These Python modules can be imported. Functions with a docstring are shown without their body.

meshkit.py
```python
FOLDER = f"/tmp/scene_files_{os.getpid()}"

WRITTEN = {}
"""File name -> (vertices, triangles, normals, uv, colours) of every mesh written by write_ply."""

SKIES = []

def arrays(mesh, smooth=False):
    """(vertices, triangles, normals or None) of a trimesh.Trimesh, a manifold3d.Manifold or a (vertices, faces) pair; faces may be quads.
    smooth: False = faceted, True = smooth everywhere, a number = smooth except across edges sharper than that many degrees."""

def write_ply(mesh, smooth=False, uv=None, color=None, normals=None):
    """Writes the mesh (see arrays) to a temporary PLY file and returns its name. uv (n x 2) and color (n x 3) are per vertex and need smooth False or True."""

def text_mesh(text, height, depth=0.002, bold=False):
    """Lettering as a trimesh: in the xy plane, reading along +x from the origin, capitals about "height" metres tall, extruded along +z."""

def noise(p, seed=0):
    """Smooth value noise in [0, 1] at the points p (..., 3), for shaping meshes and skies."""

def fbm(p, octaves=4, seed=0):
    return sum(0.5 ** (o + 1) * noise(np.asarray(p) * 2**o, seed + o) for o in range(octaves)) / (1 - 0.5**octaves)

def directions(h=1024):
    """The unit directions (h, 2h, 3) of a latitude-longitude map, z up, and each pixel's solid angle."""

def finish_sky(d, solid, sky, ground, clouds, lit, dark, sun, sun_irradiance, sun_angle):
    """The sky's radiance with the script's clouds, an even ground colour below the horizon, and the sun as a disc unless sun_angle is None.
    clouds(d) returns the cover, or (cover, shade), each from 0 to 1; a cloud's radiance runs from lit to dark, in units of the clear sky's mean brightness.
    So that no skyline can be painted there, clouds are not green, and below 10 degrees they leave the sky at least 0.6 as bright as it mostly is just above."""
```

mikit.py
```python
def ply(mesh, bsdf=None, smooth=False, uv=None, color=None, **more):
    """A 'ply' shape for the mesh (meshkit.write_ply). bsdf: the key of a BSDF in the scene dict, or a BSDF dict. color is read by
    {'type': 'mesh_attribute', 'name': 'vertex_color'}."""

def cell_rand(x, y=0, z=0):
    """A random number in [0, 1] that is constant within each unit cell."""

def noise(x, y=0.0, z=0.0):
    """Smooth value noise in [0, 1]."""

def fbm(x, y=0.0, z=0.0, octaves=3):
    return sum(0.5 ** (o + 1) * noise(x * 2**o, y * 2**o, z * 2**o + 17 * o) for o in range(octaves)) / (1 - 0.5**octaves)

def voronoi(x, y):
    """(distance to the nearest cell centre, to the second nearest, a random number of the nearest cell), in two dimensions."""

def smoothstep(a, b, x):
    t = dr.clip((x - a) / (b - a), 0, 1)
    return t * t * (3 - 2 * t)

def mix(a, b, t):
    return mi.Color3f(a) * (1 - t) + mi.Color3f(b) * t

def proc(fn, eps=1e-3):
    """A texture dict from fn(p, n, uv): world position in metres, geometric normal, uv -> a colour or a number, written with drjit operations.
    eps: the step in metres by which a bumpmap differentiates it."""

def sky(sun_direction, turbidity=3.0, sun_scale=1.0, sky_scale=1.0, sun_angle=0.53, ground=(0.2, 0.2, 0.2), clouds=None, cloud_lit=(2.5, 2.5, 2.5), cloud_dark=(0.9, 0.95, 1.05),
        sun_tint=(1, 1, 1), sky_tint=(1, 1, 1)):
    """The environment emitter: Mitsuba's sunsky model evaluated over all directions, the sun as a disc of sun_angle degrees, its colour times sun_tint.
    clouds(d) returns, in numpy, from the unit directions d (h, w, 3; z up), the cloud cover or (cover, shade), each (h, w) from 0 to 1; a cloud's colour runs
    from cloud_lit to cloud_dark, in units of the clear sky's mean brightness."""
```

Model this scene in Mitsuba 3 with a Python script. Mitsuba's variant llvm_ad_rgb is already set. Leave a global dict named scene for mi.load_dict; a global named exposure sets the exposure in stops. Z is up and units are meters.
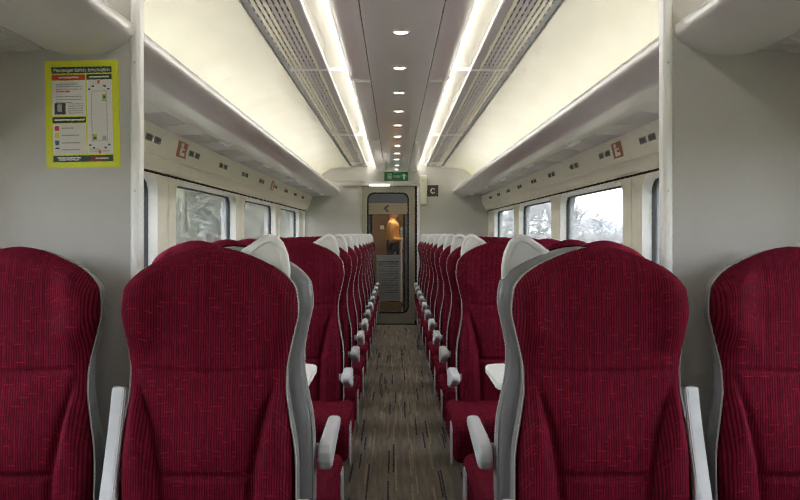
import math, random
import numpy as np, trimesh, mitsuba as mi, mikit, meshkit, drjit as dr
import manifold3d as m3
from shapely.geometry import Polygon, LineString, Point, box as sbox
from mikit import noise, fbm, cell_rand, smoothstep, mix, proc
from scipy.spatial import cKDTree
from scipy.interpolate import PchipInterpolator
T = mi.ScalarTransform4f
random.seed(7); np.random.seed(7)

# ------------------------------------------------------------------ camera, sky, exposure, large lamps
EYE, FPX = 1.34, 830.0
CAMX = -0.03
exposure = 0.35
COVE_L, RACK_L, DOWN_L, SKY_L = 8.0, 4.4, 30.0, 54.0
scene, labels = {}, {}
scene['camera'] = {'type': 'perspective', 'fov': math.degrees(2 * math.atan(400 / FPX)), 'fov_axis': 'x', 'near_clip': 0.02, 'far_clip': 500.0,
                   'principal_point_offset_x': 5.5 / 800, 'principal_point_offset_y': 16.5 / 500,
                   'to_world': T().look_at(origin=[CAMX, 0, EYE], target=[CAMX, 10, EYE], up=[0, 0, 1])}


def overcast(d):
    c = meshkit.fbm(d * 3.0, 4, seed=3)
    return np.full(d.shape[:2], 1.0), np.clip((c - 0.35) * 0.9, 0, 0.5)


scene['sky'] = mikit.sky((0.5, -0.3, 0.6), sun_scale=0.0, sky_scale=SKY_L, ground=(0.22, 0.22, 0.2), clouds=overcast, cloud_lit=(1.0, 1.02, 1.06), cloud_dark=(0.8, 0.83, 0.9))


# ------------------------------------------------------------------ materials
def rgb(r, g, b):
    return {'type': 'rgb', 'value': [r, g, b]}


def srgb(r, g, b):
    f = lambda c: (c / 255 / 12.92) if c / 255 < 0.04045 else ((c / 255 + 0.055) / 1.055) ** 2.4
    return [f(r), f(g), f(b)]


def mat(key, color, rough=0.5, metallic=0.0, spec=0.5, **kw):
    c = color if isinstance(color, dict) else rgb(*color)
    scene[key] = {'type': 'twosided', 'bsdf': {'type': 'principled', 'base_color': c, 'roughness': rough, 'metallic': metallic, 'specular': spec, **kw}}


def speckle(base, amt, s):
    base = np.array(base)

    def fn(p, n, uv):
        k = noise(p.x * s, p.y * s, p.z * s)
        return mi.Color3f(*[float(b) for b in base]) * (1.0 - amt + 2 * amt * k)
    return proc(fn)


def fabric(p, n, uv):
    s = p.z + p.y * 0.9
    q = p.x / 0.0068 + 0.25 * noise(p.x * 20.0, s * 25.0)
    ic = dr.floor(q)
    f = q - ic
    rib = smoothstep(0.05, 0.35, f) * (1 - smoothstep(0.65, 0.95, f))
    iz = s / 0.022 + 7.0 * cell_rand(ic, 2, 2)
    br = cell_rand(ic, dr.floor(iz), 6) * 0.55 + cell_rand(ic, 1, 8) * 0.45
    st2 = fbm(p.x * 34.0, s * 34.0, p.y * 4.0)
    c = mix([0.034, 0.0018, 0.006], [0.155, 0.0068, 0.0235], rib * (0.35 + 0.65 * br) * 0.78 + st2 * 0.22)
    row = dr.floor(s / 0.013)
    sh = cell_rand(row, 5, 1) * 0.05
    col = dr.floor((p.x + sh) / 0.05)
    r = cell_rand(col, row, 7)
    fx = (p.x + sh) / 0.05 - col
    fs = s / 0.013 - row
    on = dr.select((r > 0.70) & (fx > 0.15) & (fx < 0.25 + 0.5 * cell_rand(col, row, 4)) & (fs > 0.4) & (fs < 0.58), 1.0, 0.0)
    c = mix(c, [0.23, 0.010, 0.016], on * 0.7)
    on2 = dr.select((cell_rand(dr.floor(p.x / 0.02), dr.floor(s / 0.06), 11) > 0.9) & (dr.abs(p.x / 0.02 - dr.floor(p.x / 0.02) - 0.5) < 0.07), 1.0, 0.0)
    return mix(c, [0.17, 0.008, 0.016], on2 * 0.6)


def carpet(p, n, uv):
    g = fbm(p.x * 130.0, p.y * 130.0, 0.0)
    gl = noise(p.x * 90.0, p.y * 6.0)
    c = mix([0.115, 0.10, 0.082], [0.30, 0.265, 0.225], g * 0.5 + gl * 0.5)
    w = 0.014
    col = dr.floor(p.x / w)
    off = cell_rand(col, 3, 1) * 5.0
    yy = p.y / 0.75 + off
    seg = dr.floor(yy)
    fx, fy = p.x / w - col, yy - seg
    r = cell_rand(col, seg, 2)
    hue = cell_rand(col, seg, 9)
    on = dr.select((r > 0.66) & (fx > 0.15) & (fx < 0.85) & (fy < 0.4 + 0.55 * cell_rand(col, seg, 5)), 1.0, 0.0)
    tint = mi.Color3f(dr.select(hue < 0.34, mi.Float(0.028), dr.select(hue < 0.55, mi.Float(0.035), mi.Float(0.34))),
                      dr.select(hue < 0.34, mi.Float(0.022), dr.select(hue < 0.55, mi.Float(0.028), mi.Float(0.28))),
                      dr.select(hue < 0.34, mi.Float(0.05), dr.select(hue < 0.55, mi.Float(0.06), mi.Float(0.20))))
    return mix(c, tint, on * 0.85)


scene['fabric'] = {'type': 'twosided', 'bsdf': {'type': 'principled', 'base_color': proc(fabric), 'roughness': 0.85, 'specular': 0.06, 'sheen': 0.12, 'sheen_tint': 1.0}}
mat('carpet', proc(carpet), 0.95, spec=0.1)
mat('cream', speckle([0.78, 0.75, 0.64], 0.03, 25.0), 0.45)
mat('dome_cream', speckle([0.82, 0.80, 0.66], 0.03, 4.0), 0.35)
mat('reveal_white', [0.85, 0.85, 0.84], 0.4)
mat('partition_grey', speckle([0.475, 0.455, 0.44], 0.06, 420.0), 0.6, spec=0.3)
mat('trim_white', [0.88, 0.87, 0.87], 0.3)
mat('rack_grey', speckle([0.52, 0.495, 0.495], 0.03, 300.0), 0.20, spec=0.6)
mat('rack_panel', [0.54, 0.52, 0.515], 0.3)
mat('ceiling_grey', [0.92, 0.86, 0.885], 0.14, metallic=0.25, spec=0.6)
mat('cove_cream', [0.66, 0.63, 0.53], 0.5)
mat('grille_cream', [0.86, 0.83, 0.68], 0.4)
mat('grille_grey', [0.62, 0.59, 0.56], 0.4)
mat('dark_void', [0.02, 0.02, 0.02], 0.8)
mat('black_rubber', [0.012, 0.012, 0.014], 0.5)
mat('shell_grey', [0.17, 0.172, 0.175], 0.36)
mat('piping_grey', [0.42, 0.40, 0.40], 0.5)
mat('handle_white', [0.66, 0.66, 0.64], 0.32)
mat('armrest_grey', [0.46, 0.47, 0.49], 0.30)
mat('panel_grey', [0.30, 0.30, 0.31], 0.4)
mat('base_dark', [0.06, 0.06, 0.065], 0.5)
mat('table_white', [0.72, 0.72, 0.70], 0.3)
mat('bulkhead', speckle([0.56, 0.54, 0.50], 0.03, 60.0), 0.55)
mat('door_beige', [0.38, 0.35, 0.28], 0.4)
mat('metal', [0.6, 0.6, 0.6], 0.3, metallic=1.0)
mat('chrome_rim', [0.8, 0.8, 0.8], 0.2, metallic=1.0)
mat('white_plastic', [0.82, 0.82, 0.80], 0.4)
mat('box_cream', [0.76, 0.74, 0.60], 0.45)
mat('sign_brown', [0.045, 0.035, 0.03], 0.4)
mat('sign_green', [0.015, 0.17, 0.05], 0.4)
mat('sign_white', [0.8, 0.85, 0.8], 0.5)
mat('sign_orange', [0.40, 0.13, 0.05], 0.45)
mat('screen_black', [0.03, 0.03, 0.032], 0.3)
mat('screen_dull', [0.25, 0.24, 0.21], 0.4)
mat('poster_yellow', [0.66, 0.68, 0.035], 0.45)
mat('poster_white', [0.70, 0.68, 0.66], 0.45)
mat('poster_dark', [0.03, 0.055, 0.035], 0.45)
mat('poster_red', [0.55, 0.05, 0.045], 0.45)
mat('poster_maroon', [0.16, 0.03, 0.03], 0.45)
mat('poster_grey', [0.40, 0.38, 0.40], 0.5)
mat('poster_ink', [0.06, 0.06, 0.07], 0.5)
mat('poster_lime', [0.35, 0.5, 0.1], 0.5)
mat('poster_teal', [0.06, 0.16, 0.18], 0.5)
mat('brown_wall', [0.22, 0.13, 0.07], 0.6)
mat('vest_grey', [0.13, 0.14, 0.17], 0.5)
mat('vest_band', [0.42, 0.33, 0.22], 0.6)
mat('louvre_grey', [0.32, 0.34, 0.37], 0.45)
mat('tan_cloth', [0.72, 0.42, 0.16], 0.8)
mat('skin', [0.55, 0.32, 0.2], 0.6)
mat('dark_cloth', [0.02, 0.02, 0.025], 0.8)
mat('grass', speckle([0.11, 0.12, 0.07], 0.3, 3.0), 0.9, spec=0.1)
mat('bark_frost', speckle([0.27, 0.275, 0.30], 0.2, 6.0), 0.9, spec=0.1)
mat('bark_dark', speckle([0.15, 0.14, 0.12], 0.3, 6.0), 0.9, spec=0.1)
mat('leaf_frost', speckle([0.38, 0.395, 0.42], 0.3, 5.0), 0.9, spec=0.1)
mat('leaf_dull', speckle([0.15, 0.16, 0.125], 0.4, 4.0), 0.9, spec=0.1)
CLEAR = {'type': 'thindielectric', 'int_ior': 1.5, 'specular_transmittance': rgb(0.86, 0.9, 0.9)}
scene['glass'] = CLEAR
scene['dusty_glass'] = {'type': 'blendbsdf', 'weight': 0.05, 'a': CLEAR, 'b': {'type': 'principledthin', 'base_color': rgb(0.85, 0.87, 0.88), 'roughness': 0.8, 'diff_trans': 1.2, 'spec_trans': 0.0}}


# ------------------------------------------------------------------ mesh helpers
def tm(v, f):
    f = np.asarray(f)
    if f.shape[1] == 4:
        f = np.vstack([f[:, [0, 1, 2]], f[:, [0, 2, 3]]])
    return trimesh.Trimesh(np.asarray(v, float), f, process=False)


def cat(*ms):
    flat = []
    for m in ms:
        flat += list(m) if isinstance(m, (list, tuple)) else [m]
    return trimesh.util.concatenate(flat)


def _ext(poly, a, b):
    parts = [trimesh.creation.extrude_polygon(g, b - a, engine='earcut') for g in getattr(poly, 'geoms', [poly])]
    m = cat(parts)
    m.apply_translation([0, 0, a])
    return m


def prism_y(poly, y0, y1):      # poly in (x, z), extruded along y
    m = _ext(poly, y0, y1)
    v = m.vertices
    return tm(np.stack([v[:, 0], v[:, 2], v[:, 1]], 1), m.faces[:, ::-1])


def prism_x(poly, x0, x1):      # poly in (y, z), extruded along x
    m = _ext(poly, min(x0, x1), max(x0, x1))
    v = m.vertices
    return tm(np.stack([v[:, 2], v[:, 0], v[:, 1]], 1), m.faces)


def prism_z(poly, z0, z1):
    return _ext(poly, z0, z1)


def hull_layers(poly, t0, t1, b, axis, n=4):
    """convex poly extruded from t0 to t1 along axis with rounded edges of radius b"""
    pts = []
    for k in range(n + 1):
        th = k / n * math.pi / 2
        p = poly.buffer(-b * (1 - math.cos(th))) if k else poly
        if p.is_empty:
            continue
        c = np.array(p.exterior.coords)[:-1]
        for t in (t0 + b - b * math.sin(th), t1 - b + b * math.sin(th)):
            q = np.empty((len(c), 3))
            o = [i for i in range(3) if i != axis]
            q[:, o] = c
            q[:, axis] = t
            pts.append(q)
    return trimesh.convex.convex_hull(np.vstack(pts))


def rrect(a0, a1, b0, b1, r, n=6):
    r = min(r, (a1 - a0) / 2 - 1e-4, (b1 - b0) / 2 - 1e-4)
    pts = []
    for cx, cy, s in ((a1 - r, b1 - r, 0), (a0 + r, b1 - r, 1), (a0 + r, b0 + r, 2), (a1 - r, b0 + r, 3)):
        for k in range(n + 1):
            th = (s + k / n) * math.pi / 2
            pts.append((cx + r * math.cos(th), cy + r * math.sin(th)))
    return pts


def cbox(x0, x1, y0, y1, z0, z1, c=0.003):
    lo, hi = np.array([x0, y0, z0]), np.array([x1, y1, z1])
    c = min(c, *((hi - lo) / 2.01))
    pts = []
    for s in np.ndindex(2, 2, 2):
        p = np.where(np.array(s) == 1, hi, lo)
        d = np.where(np.array(s) == 1, -c, c)
        for k in range(3):
            q = p + d
            q[k] = p[k]
            pts.append(q)
    return trimesh.convex.convex_hull(np.array(pts))


def bbox(x0, x1, y0, y1, z0, z1):
    m = trimesh.creation.box((x1 - x0, y1 - y0, z1 - z0))
    m.apply_translation([(x0 + x1) / 2, (y0 + y1) / 2, (z0 + z1) / 2])
    return m


def rbar(poly_pts, axis, t0, t1, b):
    return hull_layers(Polygon(poly_pts), t0, t1, b, axis, 3)


def strip(pts, t):               # open profile -> thin closed polygon
    return LineString(pts).buffer(t / 2, cap_style=2, join_style=1, quad_segs=3)


def mir(pts, s):
    return [(s * a, b) for a, b in pts]


def smooth_pts(pts, n=24):
    pts = np.array(pts)
    u = np.concatenate([[0], np.cumsum(np.linalg.norm(np.diff(pts, axis=0), axis=1))])
    uu = np.linspace(0, u[-1], n)
    return np.stack([PchipInterpolator(u, pts[:, 0])(uu), PchipInterpolator(u, pts[:, 1])(uu)], 1)


def tube(points, radii, sides=6):
    p = np.asarray(points, float)
    t = np.gradient(p, axis=0)
    t /= np.linalg.norm(t, axis=1, keepdims=True) + 1e-12
    a = np.cross(t, [0.123, 0.31, 0.94])
    a /= np.linalg.norm(a, axis=1, keepdims=True) + 1e-12
    b = np.cross(t, a)
    ang = np.arange(sides) * 2 * np.pi / sides
    r = np.broadcast_to(radii, (len(p),))
    v = p[:, None] + r[:, None, None] * (np.cos(ang)[None, :, None] * a[:, None] + np.sin(ang)[None, :, None] * b[:, None])
    i, j = np.meshgrid(np.arange(len(p) - 1), np.arange(sides), indexing='ij')
    q = np.stack([i * sides + j, i * sides + (j + 1) % sides, (i + 1) * sides + (j + 1) % sides, (i + 1) * sides + j], -1).reshape(-1, 4)
    return tm(v.reshape(-1, 3), q)


# ------------------------------------------------------------------ scene helpers
def key_for(base, parent=None):
    k = (parent + '__' if parent else '') + base
    taken = lambda q: q in scene or q in labels or any(x.startswith(q + '__') for x in scene)
    if not taken(k):
        return k
    n = 1
    while taken(f'{k}_{n:03d}'):
        n += 1
    return f'{k}_{n:03d}'


_count = {}


def fresh(base, parent=None):
    k = (parent + '__' if parent else '') + base
    n = _count.get(k, -1) + 1
    _count[k] = n
    return k if n == 0 else f'{k}_{n:03d}'


def obj(name, mesh, bsdf, parent=None, smooth=30, **more):
    k = fresh(name, parent)
    scene[k] = mikit.ply(mesh, bsdf, smooth=smooth, **more)
    return k


def thing(name, label, category, group=None):
    k = fresh(name)
    labels[k] = {'label': label, 'category': category}
    if group:
        labels[k]['group'] = group
    return k


def tag(k, label, category, group=None):
    labels[k] = {'label': label, 'category': category}
    if group:
        labels[k]['group'] = group
    return k


def struct(k, label=None):
    labels[k] = {'kind': 'structure'}
    if label:
        labels[k]['label'] = label
    return k


ORD = ['first', 'second', 'third', 'fourth', 'fifth', 'sixth', 'seventh', 'eighth', 'ninth', 'tenth', 'eleventh', 'twelfth', 'thirteenth', 'fourteenth']
SIDE = {-1: 'left', 1: 'right'}
Y0, Y1 = -1.6, 12.2          # length of the saloon
XW = 1.345                   # inner face of the side walls

# ------------------------------------------------------------------ floor
struct(obj('floor', bbox(-1.45, 1.45, Y0, 12.26, -0.06, 0.0), 'carpet', smooth=False), 'grey brown carpet with thin dashed streaks along the aisle')

# ------------------------------------------------------------------ side walls and windows
SEAM0, PITCH = 4.82, 2.28
WZ0, WZ1 = 0.80, 1.635
win_count = 0
for s in (-1, 1):
    side = SIDE[s]
    w = struct(f'wall_{side}', f'cream {side} side wall with windows')
    wins = []
    bays = []
    k = -3
    while SEAM0 + k * PITCH < Y1:
        a, b = max(SEAM0 + k * PITCH, Y0), min(SEAM0 + (k + 1) * PITCH, Y1)
        wa, wb = SEAM0 + k * PITCH + 0.21, SEAM0 + k * PITCH + 2.04
        if wa < Y0 + 0.1:
            wa = None
        elif wb > Y1 - 0.02:
            if s == -1:
                wa, wb = Y1 - 0.26, Y1 - 0.06
            else:
                wa = None
        bays.append((a, b, wa, wb))
        k += 1
    skin = sbox(Y0 - 0.05, -0.3, Y1 + 4.0, 2.5)
    for a, b, wa, wb in bays:
        p = sbox(a + 0.005, 0.0, b - 0.005, 1.668)
        if wa is not None:
            p = p.difference(Polygon(rrect(wa - 0.028, wb + 0.028, WZ0 - 0.028, WZ1 + 0.028, 0.10, 8)))
            skin = skin.difference(Polygon(rrect(wa - 0.005, wb + 0.005, WZ0 - 0.005, WZ1 + 0.005, 0.08, 8)))
            wins.append((wa, wb))
        obj('panel', prism_x(p, s * XW, s * (XW + 0.03)), 'cream', w, smooth=False)
        if b < Y1 - 0.1:
            obj('seam_strip', bbox(min(s * (XW + 0.006), s * (XW + 0.012)), max(s * (XW + 0.006), s * (XW + 0.012)), b - 0.0049, b + 0.0049, 0.0, 1.668), 'dark_void', w, smooth=False)
    obj('outer_skin', prism_x(skin, s * 1.42, s * 1.46), 'vest_grey', w, smooth=False)
    # cornice lip and upper panel
    lip = Polygon(mir([(1.352, 1.682), (1.318, 1.678), (1.305, 1.688), (1.300, 1.72), (1.288, 1.745), (1.275, 1.752), (1.275, 1.765), (1.352, 1.765)], s))
    obj('cornice', prism_y(lip, Y0, Y1), 'cream', w)
    obj('shadow_gap', bbox(*sorted((s * 1.35, s * 1.356)), Y0, Y1, 1.66, 1.69), 'dark_void', w, smooth=False)
    up = Polygon(mir([(1.271, 1.760), (1.262, 1.80), (1.240, 1.893), (1.26, 1.90), (1.40, 1.90), (1.40, 1.76)], s))
    obj('upper_panel', prism_y(up, Y0, Y1), 'cream', w)
    for wa, wb in wins:
        win_count += 1
        wk = struct(f'window_{win_count}', f'{side} side window with rounded corners and black seal')
        outer = np.array(rrect(wa - 0.028, wb + 0.028, WZ0 - 0.028, WZ1 + 0.028, 0.10, 8))
        inner = np.array(rrect(wa - 0.004, wb + 0.004, WZ0 - 0.004, WZ1 + 0.004, 0.085, 8))
        n = len(outer)
        v = np.vstack([np.column_stack([np.full(n, s * XW), outer]), np.column_stack([np.full(n, s * 1.392), inner])])
        i = np.arange(n)
        q = np.stack([i, (i + 1) % n, (i + 1) % n + n, i + n], 1)
        obj('reveal', tm(v, q if s < 0 else q[:, ::-1]), 'reveal_white', wk)
        ring = Polygon(inner).buffer(0.004).difference(Polygon(rrect(wa + 0.004, wb - 0.004, WZ0 + 0.004, WZ1 - 0.004, 0.08, 8)))
        obj('seal', prism_x(ring, s * 1.391, s * 1.409), 'black_rubber', wk, smooth=False)
        pane = trimesh.creation.triangulate_polygon(Polygon(rrect(wa, wb, WZ0, WZ1, 0.08, 8)), engine='earcut')
        obj('pane', tm(np.column_stack([np.full(len(pane[0]), s * 1.408), pane[0]]), pane[1]), 'dusty_glass', wk, smooth=False)
    struct(obj(f'baseboard_{side}', prism_y(Polygon(mir([(1.345, 0), (1.27, 0), (1.27, 0.16), (1.29, 0.19), (1.345, 0.20)], s)), Y0, Y1), 'shell_grey'))

# ------------------------------------------------------------------ ceiling
ce = struct('ceiling', 'train ceiling of glossy grey panels between cream curved panels')
obj('roof', bbox(-1.46, 1.46, Y0 - 0.05, Y1 + 4.0, 2.44, 2.5), 'vest_grey', ce, smooth=False)
JO = [Y0, 1.7, 5.0, 8.3, 11.6, Y1]
for a, b in zip(JO[:-1], JO[1:]):
    obj('centre_panel', cbox(-0.170, 0.170, a + 0.0015, b - 0.0015, 2.26, 2.275, 0.003), 'ceiling_grey', ce)
    for s in (-1, 1):
        pr = smooth_pts(mir([(0.175, 2.266), (0.22, 2.267), (0.27, 2.274), (0.292, 2.284), (0.300, 2.298)], s), 14)
        obj('side_panel', prism_y(strip(pr, 0.010), a + 0.002, b - 0.002), 'ceiling_grey', ce)
        obj('joint_strip', prism_y(strip(pr - [0, 0.009], 0.014), b - 0.006, b + 0.006), 'trim_white', ce)
        pr = smooth_pts(mir([(0.690, 2.330), (0.80, 2.328), (0.90, 2.318), (1.0, 2.292), (1.10, 2.235), (1.18, 2.15), (1.225, 2.05), (1.245, 1.93)], s), 30)
        obj('curved_panel', prism_y(strip(pr, 0.012), a + 0.001, b - 0.001), 'dome_cream', ce)
for s in (-1, 1):
    for b in JO[1:-1]:
        obj('joint_strip', bbox(*sorted((s * 0.345, s * 0.655)), b - 0.006, b + 0.006, 2.319, 2.342), 'trim_white', ce, smooth=False)
    obj('recess_edge', bbox(*sorted((s * 0.655, s * 0.692)), Y0, Y1, 2.335, 2.35), 'shell_grey', ce, smooth=False)
    obj('grille_border', bbox(*sorted((s * 0.432, s * 0.478)), Y0, Y1, 2.328, 2.345), 'rack_grey', ce, smooth=False)

# cove lights: diffuser lit, cream reflector beside it
for s in (-1, 1):
    t = thing('cove_light', f'long white fluorescent cove light strip {SIDE[s]} of the grey ceiling panels', 'light')
    pr = np.array(mir([(0.304, 2.308), (0.309, 2.328), (0.318, 2.345)], s))
    v = np.vstack([np.column_stack([pr[:, 0], np.full(len(pr), y), pr[:, 1]]) for y in (Y0, Y1 - 0.02)])
    n = len(pr)
    q = np.array([[i, i + 1, i + 1 + n, i + n] for i in range(n - 1)])
    m = tm(v, q if s < 0 else q[:, ::-1])
    if m.face_normals[:, 2].mean() > 0:
        m = tm(m.vertices, m.faces[:, ::-1])
    obj('lamp_diffuser', m, 'white_plastic', t, smooth=False, emitter={'type': 'area', 'radiance': rgb(COVE_L, COVE_L * 0.98, COVE_L * 0.93)})
    for a, b in zip(JO[:-1], JO[1:]):
        obj('reflector', prism_y(strip(smooth_pts(mir([(0.318, 2.350), (0.345, 2.352), (0.375, 2.349), (0.405, 2.342), (0.428, 2.332)], s), 14), 0.004), a + 0.002, b - 0.002), 'cove_cream', t)
    obj('edge_trim', prism_y(Polygon(mir([(0.426, 2.320), (0.434, 2.320), (0.434, 2.345), (0.426, 2.345)], s)), Y0, Y1 - 0.02), 'trim_white', t, smooth=False)

# air grilles: modules of slotted rails
for s in (-1, 1):
    for mi_, (a, b) in enumerate(zip(JO[:-1], JO[1:])):
        where = 'above and behind the camera' if mi_ == 0 else ['nearest the camera', 'in the middle of the carriage', 'third along the ceiling', 'short last one by the end wall'][mi_ - 1]
        t = thing('air_grille', f'slotted ceiling air grille on the {SIDE[s]}, {where}', 'grille')
        x0, x1 = 0.480, 0.655
        obj('backing', bbox(*sorted((s * x0, s * x1)), a, b, 2.3345, 2.337), 'dark_void', t, smooth=False)
        nr = 7
        dx = (x1 - x0) / nr
        for r in range(nr):
            xa = x0 + r * dx
            rail = prism_y(Polygon(mir([(xa, 2.340), (xa + 0.0005, 2.3305), (xa + 0.002, 2.330), (xa + dx * 0.69, 2.330), (xa + dx * 0.70, 2.3305), (xa + dx * 0.71, 2.340)], s)), a + 0.003, b - 0.003)
            obj('rail', rail, 'grille_cream' if r >= 4 or r == 0 else 'grille_grey', t, smooth=False)
        # cross webs between the rails (many, tiny)
        ys = np.arange(a + 0.03, b - 0.02, 0.11)
        webs = []
        for r in range(nr):
            xa = x0 + r * dx + dx * 0.69
            for y in ys:
                webs.append(bbox(*sorted((s * xa, s * (xa + dx * 0.32))), y, y + 0.03, 2.3303, 2.340))
        wk = obj('cross_webs', cat(webs), 'grille_grey', t, smooth=False)
        labels[wk] = {'kind': 'stuff'}

# downlights
ys = [3.79 + 0.815 * k for k in range(0, 11)]
vis = 0
for y in ys:
    ahead = y > 3.5
    lab = (f'round recessed ceiling downlight in the centre panel, {ORD[vis]} from the camera' if ahead else f'round recessed ceiling downlight above the camera, {y:.1f} metres along')
    vis += ahead
    t = thing('downlight', lab, 'light', 'ceiling downlights')
    prof = np.array([(0.027, 0.0), (0.030, -0.004), (0.036, -0.006), (0.041, -0.004), (0.043, 0.001)])
    rim = trimesh.creation.revolve(prof, sections=28)
    rim.apply_translation([0, y, 2.26])
    obj('rim', rim, 'chrome_rim', t)
    d = trimesh.creation.cylinder(radius=0.0285, height=0.002, sections=28)
    d.apply_translation([0, y, 2.2575])
    obj('lens', d, 'white_plastic', t, smooth=False, emitter={'type': 'area', 'radiance': rgb(DOWN_L, DOWN_L * 0.95, DOWN_L * 0.85)})

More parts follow.
